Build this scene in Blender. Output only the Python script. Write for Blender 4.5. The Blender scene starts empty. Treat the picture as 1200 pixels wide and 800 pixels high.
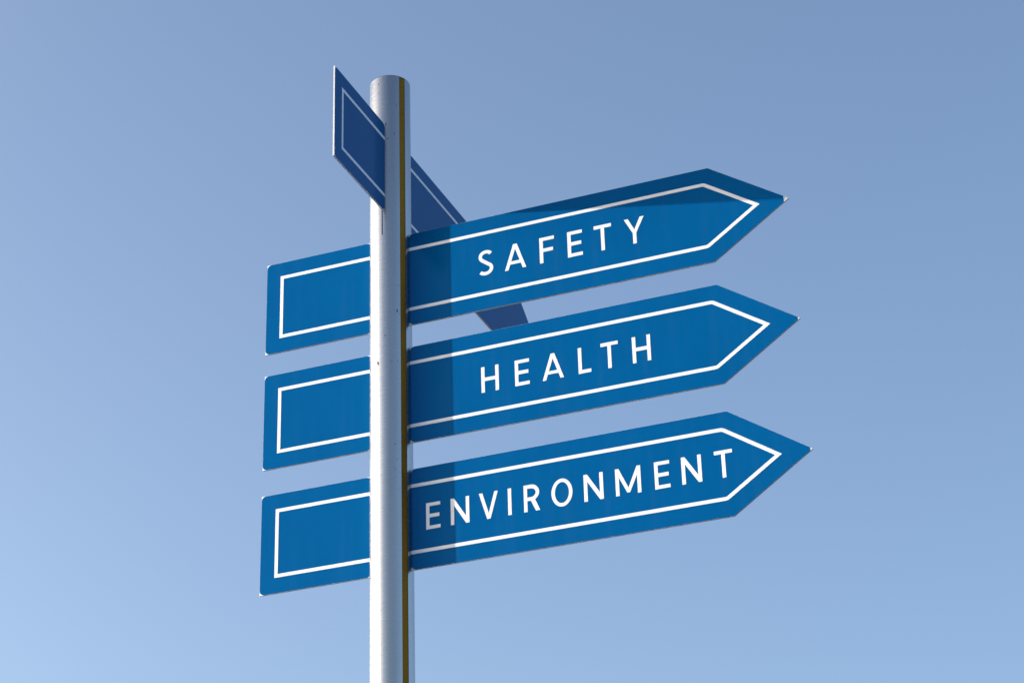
import bpy, bmesh, math
from mathutils import Matrix, Vector
R = math.radians
scene = bpy.context.scene
C = scene.collection

# ------------------------------------------------------------------ camera
Z0 = 3.19                                   # height of the sign group's origin above the ground
cd = bpy.data.cameras.new('camera')
cam = bpy.data.objects.new('camera', cd); C.objects.link(cam); scene.camera = cam
cd.sensor_width = 36.0; cd.lens = 76.843; cd.clip_start = 0.05; cd.clip_end = 20000
yaw, pitch, roll = 0.06163, 0.45832, -0.03115
fw = Vector((math.sin(yaw)*math.cos(pitch), math.cos(yaw)*math.cos(pitch), math.sin(pitch)))
rt = Vector((math.cos(yaw), -math.sin(yaw), 0)); up = rt.cross(fw)
r2 = rt*math.cos(roll) + up*math.sin(roll); u2 = up*math.cos(roll) - rt*math.sin(roll)
M = Matrix((r2, u2, -fw)).transposed().to_4x4()
M.translation = Vector((0, -3.2245, Z0 - 1.58884))
cam.matrix_world = M

# ------------------------------------------------------------------ light
A_AZ, B_AZ = -0.42806, 1.15254              # directions of the two sets of boards
SUN_EL = R(9.8)
TRAVEL = A_AZ + R(16.9)                     # horizontal direction the sunlight travels in
to_sun = Vector((-math.cos(TRAVEL)*math.cos(SUN_EL), -math.sin(TRAVEL)*math.cos(SUN_EL), math.sin(SUN_EL)))
w = bpy.data.worlds.new('World'); scene.world = w; w.use_nodes = True
nt = w.node_tree; nt.nodes.clear()
sky = nt.nodes.new('ShaderNodeTexSky'); sky.sky_type = 'NISHITA'; sky.sun_disc = False
sky.sun_elevation = SUN_EL
sky.sun_rotation = math.atan2(to_sun.x, to_sun.y)
sky.altitude = 0; sky.air_density = 0.72; sky.dust_density = 4.0; sky.ozone_density = 1.6
bg = nt.nodes.new('ShaderNodeBackground'); bg.inputs['Strength'].default_value = 0.15
wo = nt.nodes.new('ShaderNodeOutputWorld')
nt.links.new(sky.outputs[0], bg.inputs[0]); nt.links.new(bg.outputs[0], wo.inputs[0])
sl = bpy.data.lights.new('sun', 'SUN'); sl.energy = 3.0; sl.angle = R(0.5); sl.color = (1.0, 0.965, 0.90)
so = bpy.data.objects.new('sun', sl); C.objects.link(so)
so.rotation_euler = to_sun.to_track_quat('Z', 'Y').to_euler(); so.location = to_sun*20 + Vector((0, 0, 4))
scene.view_settings.view_transform = 'Standard'; scene.view_settings.look = 'None'
scene.view_settings.exposure = 1.37; scene.view_settings.gamma = 1.0

# ------------------------------------------------------------------ materials
def mat(name):
    m = bpy.data.materials.new(name); m.use_nodes = True
    return m, m.node_tree, m.node_tree.nodes['Principled BSDF']
def node(nt, kind, **kw):
    n = nt.nodes.new(kind)
    for k, v in kw.items(): n.inputs[k].default_value = v
    return n
def coords(nt, scale=(1, 1, 1)):
    tc = nt.nodes.new('ShaderNodeTexCoord'); mp = nt.nodes.new('ShaderNodeMapping')
    mp.inputs['Scale'].default_value = scale
    nt.links.new(tc.outputs['Object'], mp.inputs['Vector']); return mp.outputs[0]
def ramp(nt, fac, stops):
    r = nt.nodes.new('ShaderNodeValToRGB'); e = r.color_ramp.elements
    e[0].position, e[0].color = stops[0][0], (*stops[0][1], 1)
    e[1].position, e[1].color = stops[-1][0], (*stops[-1][1], 1)
    for p, c in stops[1:-1]:
        x = e.new(p); x.color = (*c, 1)
    nt.links.new(fac, r.inputs[0]); return r.outputs[0]
g = lambda v: (v, v, v)

def film_material():
    m, nt, b = mat('blue_reflective_film'); L = nt.links.new
    n = node(nt, 'ShaderNodeTexNoise', Scale=9.0, Detail=5.0, Roughness=0.6); L(coords(nt), n.inputs['Vector'])
    st = node(nt, 'ShaderNodeTexNoise', Scale=1.0, Detail=5.0, Roughness=0.6); L(coords(nt, (55, 55, 4)), st.inputs['Vector'])
    mx = nt.nodes.new('ShaderNodeMix'); mx.data_type = 'RGBA'          # faint dusty rain streaks
    L(ramp(nt, st.outputs[0], [(0.5, g(0)), (0.85, g(0.016))]), mx.inputs['Factor'])
    L(ramp(nt, n.outputs[0], [(0.3, (0.0003, 0.087, 0.252)), (0.7, (0.0005, 0.094, 0.272))]), mx.inputs[6])
    mx.inputs[7].default_value = (0.30, 0.31, 0.32, 1); L(mx.outputs[2], b.inputs['Base Color'])
    d = node(nt, 'ShaderNodeTexNoise', Scale=30.0, Detail=6.0, Roughness=0.65); L(coords(nt, (1, 1, .35)), d.inputs['Vector'])
    L(ramp(nt, d.outputs[0], [(0.35, g(0.10)), (0.75, g(0.2))]), b.inputs['Roughness'])
    v = node(nt, 'ShaderNodeTexNoise', Scale=4.0, Detail=1.0); L(coords(nt), v.inputs['Vector'])
    bp = node(nt, 'ShaderNodeBump', Strength=0.12, Distance=0.01); L(v.outputs[0], bp.inputs['Height']); L(bp.outputs[0], b.inputs['Normal'])
    b.inputs['IOR'].default_value = 1.12; b.inputs['Metallic'].default_value = 0.12
    return m
def white_material():
    m, nt, b = mat('white_vinyl'); L = nt.links.new
    n = node(nt, 'ShaderNodeTexNoise', Scale=14.0, Detail=4.0); L(coords(nt), n.inputs['Vector'])
    L(ramp(nt, n.outputs[0], [(0.3, (0.73, 0.745, 0.765)), (0.7, (0.78, 0.795, 0.815))]), b.inputs['Base Color'])
    b.inputs['Roughness'].default_value = 0.3
    return m
def alu_material():
    m, nt, b = mat('bare_aluminium_sheet'); L = nt.links.new
    n = node(nt, 'ShaderNodeTexNoise', Scale=60.0, Detail=4.0); L(coords(nt, (1, 1, .2)), n.inputs['Vector'])
    L(ramp(nt, n.outputs[0], [(0.3, g(0.62)), (0.7, g(0.76))]), b.inputs['Base Color'])
    b.inputs['Metallic'].default_value = 0.35; b.inputs['Roughness'].default_value = 0.5
    return m
def steel_material():
    m, nt, b = mat('brushed_steel_tube'); L = nt.links.new
    n = node(nt, 'ShaderNodeTexNoise', Scale=35.0, Detail=6.0, Roughness=0.6); L(coords(nt, (1, 1, .05)), n.inputs['Vector'])
    n2 = node(nt, 'ShaderNodeTexNoise', Scale=900.0, Detail=2.0); L(coords(nt, (.06, .06, 1)), n2.inputs['Vector'])
    sp = node(nt, 'ShaderNodeTexNoise', Scale=160.0, Detail=2.0, Roughness=0.5); L(coords(nt, (1, 1, .5)), sp.inputs['Vector'])
    pt = node(nt, 'ShaderNodeTexNoise', Scale=5.0, Detail=3.0); L(coords(nt, (1.6, 1.6, 1)), pt.inputs['Vector'])
    base = ramp(nt, n.outputs[0], [(0.3, (0.39, 0.39, 0.395)), (0.7, (0.465, 0.465, 0.465))])
    mul = nt.nodes.new('ShaderNodeMath'); mul.operation = 'MULTIPLY'
    L(ramp(nt, sp.outputs[0], [(0.68, g(0)), (0.72, g(1))]), mul.inputs[0])
    L(ramp(nt, pt.outputs[0], [(0.52, g(0)), (0.60, g(1))]), mul.inputs[1])
    mx = nt.nodes.new('ShaderNodeMix'); mx.data_type = 'RGBA'
    L(mul.outputs[0], mx.inputs['Factor']); L(base, mx.inputs[6]); mx.inputs[7].default_value = (0.1, 0.09, 0.08, 1)
    L(mx.outputs[2], b.inputs['Base Color'])
    L(ramp(nt, n2.outputs[0], [(0.3, g(0.255)), (0.7, g(0.335))]), b.inputs['Roughness'])
    bp = node(nt, 'ShaderNodeBump', Strength=0.05, Distance=0.0006); L(n2.outputs[0], bp.inputs['Height']); L(bp.outputs[0], b.inputs['Normal'])
    b.inputs['Metallic'].default_value = 1.0
    return m
def strip_material():
    m, nt, b = mat('ochre_rubber_strip'); L = nt.links.new
    n = node(nt, 'ShaderNodeTexNoise', Scale=18.0, Detail=5.0); L(coords(nt, (1, 1, .25)), n.inputs['Vector'])
    L(ramp(nt, n.outputs[0], [(0.3, (0.16, 0.086, 0.006)), (0.5, (0.28, 0.145, 0.008)), (0.7, (0.36, 0.19, 0.010))]), b.inputs['Base Color'])
    b.inputs['Roughness'].default_value = 0.6; b.inputs['Specular IOR Level'].default_value = 0.1
    return m
def ground_material():
    m, nt, b = mat('pale_gravel_ground'); L = nt.links.new
    n = node(nt, 'ShaderNodeTexNoise', Scale=0.8, Detail=8.0, Roughness=0.65); L(coords(nt), n.inputs['Vector'])
    n2 = node(nt, 'ShaderNodeTexVoronoi', Scale=45.0); L(coords(nt), n2.inputs['Vector'])
    c = ramp(nt, n.outputs[0], [(0.3, (0.11, 0.11, 0.11)), (0.7, (0.19, 0.19, 0.19))])
    mx = nt.nodes.new('ShaderNodeMix'); mx.data_type = 'RGBA'; mx.blend_type = 'MULTIPLY'; mx.inputs['Factor'].default_value = 0.5
    L(c, mx.inputs[6]); L(n2.outputs['Color'], mx.inputs[7]); L(mx.outputs[2], b.inputs['Base Color'])
    bp = node(nt, 'ShaderNodeBump', Strength=0.5, Distance=0.01); L(n2.outputs['Distance'], bp.inputs['Height']); L(bp.outputs[0], b.inputs['Normal'])
    b.inputs['Roughness'].default_value = 0.9
    return m
FILM, WHITE, ALU, STEEL, STRIP, GROUND = (film_material(), white_material(), alu_material(),
                                          steel_material(), strip_material(), ground_material())

# ------------------------------------------------------------------ helpers
def obj(name, me, material, parent=None):
    if material.name not in me.materials: me.materials.append(material)
    o = bpy.data.objects.new(name, me); C.objects.link(o); o.parent = parent
    return o
def finish(bm, name):
    bmesh.ops.recalc_face_normals(bm, faces=bm.faces)
    me = bpy.data.meshes.new(name); bm.to_mesh(me); bm.free(); return me
def round_poly(pts, radii, seg=6):
    """polygon in (s, z) with each corner rounded by its radius"""
    out = []; n = len(pts)
    for i, (p, r) in enumerate(zip(pts, radii)):
        p = Vector(p)
        if r <= 0: out.append(p); continue
        a = (Vector(pts[i-1]) - p).normalized(); b = (Vector(pts[(i+1) % n]) - p).normalized()
        half = a.angle(b)/2; d = r/math.tan(half)
        c = p + (a + b).normalized()*(r/math.sin(half))
        p0, p1 = p + a*d - c, p + b*d - c
        ang = p0.angle_signed(p1)
        for k in range(seg+1):
            t = -ang*k/seg
            out.append(c + Vector((p0.x*math.cos(t) - p0.y*math.sin(t), p0.x*math.sin(t) + p0.y*math.cos(t))))
    return out
def slab(name, pts, y0, y1):
    """prism over a polygon in the (x, z) plane between two depths"""
    bm = bmesh.new()
    f = [bm.verts.new((p[0], y0, p[1])) for p in pts]; k = [bm.verts.new((p[0], y1, p[1])) for p in pts]
    bm.faces.new(f); bm.faces.new(k[::-1])
    for i in range(len(pts)):
        j = (i+1) % len(pts); bm.faces.new((f[i], k[i], k[j], f[j]))
    return finish(bm, name)
def band(name, outer, inner, y0, y1):
    """open ribbon between two polylines of equal length"""
    bm = bmesh.new(); rows = []
    for y in (y0, y1):
        rows.append([[bm.verts.new((p[0], y, p[1])) for p in line] for line in (outer, inner)])
    n = len(outer)
    for i in range(n-1):
        for (o, q) in rows: bm.faces.new((o[i], o[i+1], q[i+1], q[i]))
        for k in (0, 1): bm.faces.new((rows[0][k][i], rows[1][k][i], rows[1][k][i+1], rows[0][k][i+1]))
    for i in (0, n-1): bm.faces.new((rows[0][0][i], rows[1][0][i], rows[1][1][i], rows[0][1][i]))
    return finish(bm, name)

# ------------------------------------------------------------------ ground
bm = bmesh.new(); bmesh.ops.create_grid(bm, x_segments=8, y_segments=8, size=4000)
gr = obj('ground', finish(bm, 'ground'), GROUND); gr['kind'] = 'structure'

# ------------------------------------------------------------------ pole
PR = 0.03485; POLE_TOP = Z0 + 0.5036
H, LT, LC, LP = 0.17, 0.23084, 0.55737, 0.68426
ZB = Z0 + 0.40324
pole = bpy.data.objects.new('signpost_pole', None); C.objects.link(pole)
pole['label'] = 'round brushed steel pole with an ochre strip that carries the blue signs'
pole['category'] = 'pole'
STRIP_AZ = (R(-63.5), R(-44.5))             # channel that holds the ochre strip
SLIT_AZ = (B_AZ - math.pi - 0.024, B_AZ - math.pi + 0.024)   # narrow slit below the crossing board
def tube_mesh():
    angs = [R(a) for a in range(-180, 180, 4)]
    keep = lambda a: all(abs(a - s) > R(1.6) for s in (*STRIP_AZ, *SLIT_AZ))
    angs = sorted([a for a in angs if keep(a)] + list(STRIP_AZ) + list(SLIT_AZ))
    bev = 0.003
    zs = [0.012] + [0.35*k for k in range(1, 10)] + [ZB - H - 0.045, ZB - H + 0.004, POLE_TOP - bev]
    zs = sorted(zs)
    bm = bmesh.new(); cache = {}
    def v(r, i, z):
        k = (round(r, 6), i % len(angs), round(z, 6))
        if k not in cache:
            a = angs[i % len(angs)]; cache[k] = bm.verts.new((r*math.cos(a), r*math.sin(a), z))
        return cache[k]
    def rad(zi, i):
        a = angs[i]
        if abs(a - STRIP_AZ[0]) < 1e-9 or (STRIP_AZ[0] < a < STRIP_AZ[1] - 1e-6): return PR - 0.0032
        if abs(a - SLIT_AZ[0]) < 1e-9 and abs(zs[zi] - (ZB - H - 0.045)) < 1e-6: return PR - 0.020
        return PR
    N = len(angs)
    for zi in range(len(zs)-1):
        for i in range(N):
            r = rad(zi, i)
            bm.faces.new((v(r, i, zs[zi]), v(r, i+1, zs[zi]), v(r, i+1, zs[zi+1]), v(r, i, zs[zi+1])))
            rn = rad(zi, (i+1) % N)
            if abs(r - rn) > 1e-6:
                bm.faces.new((v(r, i+1, zs[zi]), v(rn, i+1, zs[zi]), v(rn, i+1, zs[zi+1]), v(r, i+1, zs[zi+1])))
            if zi+2 < len(zs):
                ru = rad(zi+1, i)
                if abs(r - ru) > 1e-6:
                    bm.faces.new((v(r, i, zs[zi+1]), v(r, i+1, zs[zi+1]), v(ru, i+1, zs[zi+1]), v(ru, i, zs[zi+1])))
    # rounded rim and closed top
    prev = [v(rad(len(zs)-2, i), i, zs[-1]) for i in range(N)]
    rim = [v(PR, i, zs[-1]) for i in range(N)]
    for t in (R(30), R(60), R(90)):
        ring = [bm.verts.new(((PR - bev + bev*math.cos(t))*math.cos(a), (PR - bev + bev*math.cos(t))*math.sin(a), POLE_TOP - bev + bev*math.sin(t))) for a in angs]
        for i in range(N): bm.faces.new((rim[i], rim[(i+1) % N], ring[(i+1) % N], ring[i]))
        rim = ring
    bm.faces.new(rim)
    bmesh.ops.recalc_face_normals(bm, faces=bm.faces)
    for f in bm.faces: f.smooth = True
    for e in bm.edges:
        if len(e.link_faces) != 2 or e.calc_face_angle(0) > R(35): e.smooth = False
    me = bpy.data.meshes.new('tube'); bm.to_mesh(me); bm.free(); return me
obj('tube', tube_mesh(), STEEL, pole)
# ochre strip set in the channel
bm = bmesh.new(); n = 7; e = 0.006
prof = [((PR - 0.0008), STRIP_AZ[0] + e + (STRIP_AZ[1] - STRIP_AZ[0] - 2*e)*k/n) for k in range(n+1)]
prof += [((PR - 0.0030), a) for _, a in prof[::-1]]
lo = [bm.verts.new((r*math.cos(a), r*math.sin(a), 0.014)) for r, a in prof]
hi = [bm.verts.new((r*math.cos(a), r*math.sin(a), POLE_TOP - 0.0034)) for r, a in prof]
for i in range(len(prof)):
    j = (i+1) % len(prof); bm.faces.new((lo[i], lo[j], hi[j], hi[i]))
bm.faces.new(lo); bm.faces.new(hi)
obj('rubber_strip', finish(bm, 'rubber_strip'), STRIP, pole)
# base flange with its bolts
bm = bmesh.new(); bmesh.ops.create_cone(bm, cap_ends=True, segments=48, radius1=0.11, radius2=0.11, depth=0.012, matrix=Matrix.Translation((0, 0, 0.006)))
bmesh.ops.bevel(bm, geom=[e for e in bm.edges if e.calc_face_angle(0) > 1], offset=0.002, segments=2, affect='EDGES')
fl = obj('base_flange', finish(bm, 'base_flange'), STEEL, pole)
bm = bmesh.new(); bmesh.ops.create_cone(bm, cap_ends=True, segments=6, radius1=0.012, radius2=0.012, depth=0.012, matrix=Matrix.Translation((0, 0, 0.006)))
bolt = finish(bm, 'bolt')
for k in range(4):
    b = obj('bolt', bolt, STEEL, fl); a = R(45 + 90*k); b.location = (0.082*math.cos(a), 0.082*math.sin(a), 0.0122)

# ------------------------------------------------------------------ letters (cap height 1)
W = 0.129                                    # stroke width
def arc(cx, cy, rx, ry, a0, a1, n):
    return [(cx + rx*math.cos(R(a0 + (a1-a0)*k/n)), cy + ry*math.sin(R(a0 + (a1-a0)*k/n))) for k in range(n+1)]
def stroke(line, w):
    l, r = [], []
    for i, p in enumerate(line):
        a = Vector(line[max(i-1, 0)]); b = Vector(line[min(i+1, len(line)-1)]); t = (b - a).normalized(); nrm = Vector((-t.y, t.x))*w/2
        l.append(tuple(Vector(p) + nrm)); r.append(tuple(Vector(p) - nrm))
    return l + r[::-1]
def glyph(ch):
    w = W
    if ch == 'I': return [[(0, 0), (w, 0), (w, 1), (0, 1)]]
    if ch == 'L': return [[(0, 0), (.47, 0), (.47, w), (w, w), (w, 1), (0, 1)]]
    if ch == 'E': return [[(0, 0), (.55, 0), (.55, w), (w, w), (w, .44), (.51, .44), (.51, .575), (w, .575), (w, 1-w), (.55, 1-w), (.55, 1), (0, 1)]]
    if ch == 'F': return [[(0, 0), (w, 0), (w, .43), (.50, .43), (.50, .565), (w, .565), (w, 1-w), (.55, 1-w), (.55, 1), (0, 1)]]
    if ch == 'T': return [[(.25, 0), (.25+w, 0), (.25+w, 1-w), (.64, 1-w), (.64, 1), (0, 1), (0, 1-w), (.25, 1-w)]]
    if ch == 'H': return [[(0, 0), (w, 0), (w, .44), (.67-w, .44), (.67-w, 0), (.67, 0), (.67, 1), (.67-w, 1), (.67-w, .575), (w, .575), (w, 1), (0, 1)]]
    if ch == 'N': return [[(0, 0), (w, 0), (w, .73), (.71-w, 0), (.71, 0), (.71, 1), (.71-w, 1), (.71-w, .27), (w, 1), (0, 1)]]
    if ch == 'M': return [[(0, 0), (w, 0), (w, .68), (.41, .07), (.51, .07), (.92-w, .68), (.92-w, 0), (.92, 0), (.92, 1), (.92-w, 1), (.46, .25), (w, 1), (0, 1)]]
    if ch == 'V': return [[(.295, 0), (.425, 0), (.72, 1), (.588, 1), (.36, .21), (.132, 1), (0, 1)]]
    if ch == 'Y': return [[(.297, 0), (.423, 0), (.423, .41), (.72, 1), (.575, 1), (.36, .55), (.145, 1), (0, 1), (.297, .41)]]
    if ch == 'A': return [[(0, 0), (.13, 0), (.2, .21), (.60, .21), (.67, 0), (.80, 0), (.47, 1), (.33, 1)], [(.241, .33), (.559, .33), (.40, .80)]]
    if ch == 'O': return [arc(.39, .5, .39, .52, 0, 360, 48)[:-1], arc(.39, .5, .39-w, .52-w, 0, 360, 48)[:-1]]
    if ch == 'R':
        out = [(0, 0), (0, 1), (.27, 1)] + arc(.27, .70, .31, .30, 80, -62, 18) + [(.60, 0), (.44, 0), (.26, .40), (w, .40), (w, 0)]
        hole = [(w, .535), (w, 1-w)] + arc(.27, .6975, .31-w, .1625, 90, -90, 14)
        return [out, hole]
    if ch == 'S':
        top = arc(.305, .745, .215, .185, 32, 225, 18)
        bot = arc(.275, .265, .235, .195, 62, -142, 20)
        return [stroke(top + bot, w)]
LETTERS = {}
def letter_mesh(ch):
    if ch in LETTERS: return LETTERS[ch]
    cu = bpy.data.curves.new('letter', 'CURVE'); cu.dimensions = '2D'; cu.fill_mode = 'BOTH'; cu.extrude = 0.003
    for loop in glyph(ch):
        sp = cu.splines.new('POLY'); sp.points.add(len(loop)-1); sp.use_cyclic_u = True
        for p, (x, y) in zip(sp.points, loop): p.co = (x, y, 0, 1)
    o = bpy.data.objects.new('letter', cu); C.objects.link(o)
    dg = bpy.context.evaluated_depsgraph_get()
    me = bpy.data.meshes.new_from_object(o.evaluated_get(dg))
    me.transform(Matrix.Rotation(R(90), 4, 'X'))         # text plane becomes x-z, face towards -y
    bpy.data.objects.remove(o); bpy.data.curves.remove(cu)
    me.name = 'letter'; me.materials.clear(); LETTERS[ch] = me
    return me

# ------------------------------------------------------------------ signs
TH = 0.0028; FT = 0.0004; BT = 0.0003; INS = 0.0262; LW = 0.0058
def arrow_outline(x0, inset):
    """half-open outline from the pole out to the tip and back, inset from the board edge"""
    t = math.atan2(H/2, LP - LC)
    tip = LP - inset/math.sin(t)
    cor = LC - inset*math.tan(t/2)
    return [(x0, -inset), (cor, -inset), (tip, -H/2), (cor, -H + inset), (x0, -H + inset)]
def make_sign(name, label, group, ztop, az, dy, text, height, tip_cut, line_end=None):
    s = bpy.data.objects.new(name, None); C.objects.link(s)
    s.location = (0, 0, ztop); s.rotation_euler = (0, 0, az)
    s['label'] = label; s['category'] = 'sign'; s['group'] = group
    x0 = PR - 0.0008
    tail = obj('tail_panel', slab('tail_panel', [(-LT, 0), (-PR + 0.004, 0), (-PR + 0.004, -H), (-LT, -H)], dy - TH/2, dy + TH/2), ALU, s)
    head = obj('arrow_panel', slab('arrow_panel', arrow_outline(PR - 0.004, 0), dy - TH/2, dy + TH/2), ALU, s)
    e = 0.0003
    tail_film = round_poly([(-LT+e, -e), (-x0, -e), (-x0, -H+e), (-LT+e, -H+e)], [.0075, .009, .009, .0075])
    t = math.atan2(H/2, LP - LC); o = arrow_outline(x0, e)
    cx = LP - tip_cut; cz = (LP - e/math.sin(t) - cx)*math.tan(t)
    head_film = round_poly([o[0], o[1], (cx, -H/2 + cz), (cx, -H/2 - cz), o[3], o[4]], [.009, .004, tip_cut*.3, tip_cut*.3, .004, .009])
    for side in (-1, 1):
        f0, f1 = dy + side*TH/2, dy + side*(TH/2 + FT); b1 = f1 + side*BT
        obj('blue_film', slab('blue_film', tail_film, f0, f1), FILM, tail)
        obj('blue_film', slab('blue_film', head_film, f0, f1), FILM, head)
        q = [(-x0, -INS), (-LT+INS, -INS), (-LT+INS, -H+INS), (-x0, -H+INS)]
        k = INS + LW; q2 = [(-x0, -k), (-LT+k, -k), (-LT+k, -H+k), (-x0, -H+k)]
        obj('border_line', band('border_line', q, q2, f1, b1), WHITE, tail)
        def soft(inset, r):
            a = arrow_outline(x0, inset); return round_poly(a, [0, r, 0, r, 0])
        if line_end:                        # two plain lines that stop short of the arrow
            for za, zb in ((-INS, -INS-LW), (-H+INS, -H+INS+LW)):
                obj('border_line', band('border_line', [(x0, za), (line_end, za)], [(x0, zb), (line_end, zb)], f1, b1), WHITE, head)
        else:
            obj('border_line', band('border_line', soft(INS, .014), soft(INS+LW, .0075), f1, b1), WHITE, head)
    for ch, x in text:
        l = obj('letter', letter_mesh(ch), WHITE, head)
        l.location = (x/1000, dy - TH/2 - FT - 0.00012, -0.085 - height/2 + 0.0003); l.scale = (height, .045, height)
    return s
GA = 'blue arrow signs stacked on the pole, pointing the same way'
make_sign('arrow_sign', 'blue arrow sign reading SAFETY in white capitals, highest of three on the steel pole', GA, Z0 + 0.19703, A_AZ, -0.0011,
          [('S', 158.5), ('A', 205.6), ('F', 266.8), ('E', 315.2), ('T', 361), ('Y', 412.8)], 0.0465, .0085)
make_sign('arrow_sign', 'blue arrow sign reading HEALTH in white capitals, between two like it', GA, Z0 - 0.01321, A_AZ, -0.0011,
          [('H', 159.4), ('E', 217.2), ('A', 263.8), ('L', 324.4), ('T', 362.5), ('H', 414.4)], 0.0448, .0045)
make_sign('arrow_sign', 'blue arrow sign reading ENVIRONMENT in white capitals, lowest on the pole', GA, Z0 - 0.22926, A_AZ, -0.0011,
          [('E', 60.6), ('N', 102.6), ('V', 150.6), ('I', 199.0), ('R', 225.4), ('O', 271.0), ('N', 324.2), ('M', 375.4), ('E', 438.0), ('N', 481.0), ('T', 533.0)], 0.0442, .0045)
make_sign('arrow_sign', 'shaded blue arrow sign without words crossing the others near the top of the pole', 'blue arrow sign crossing the others', ZB, B_AZ, -0.003, [], 0.045, .0045, 0.35)
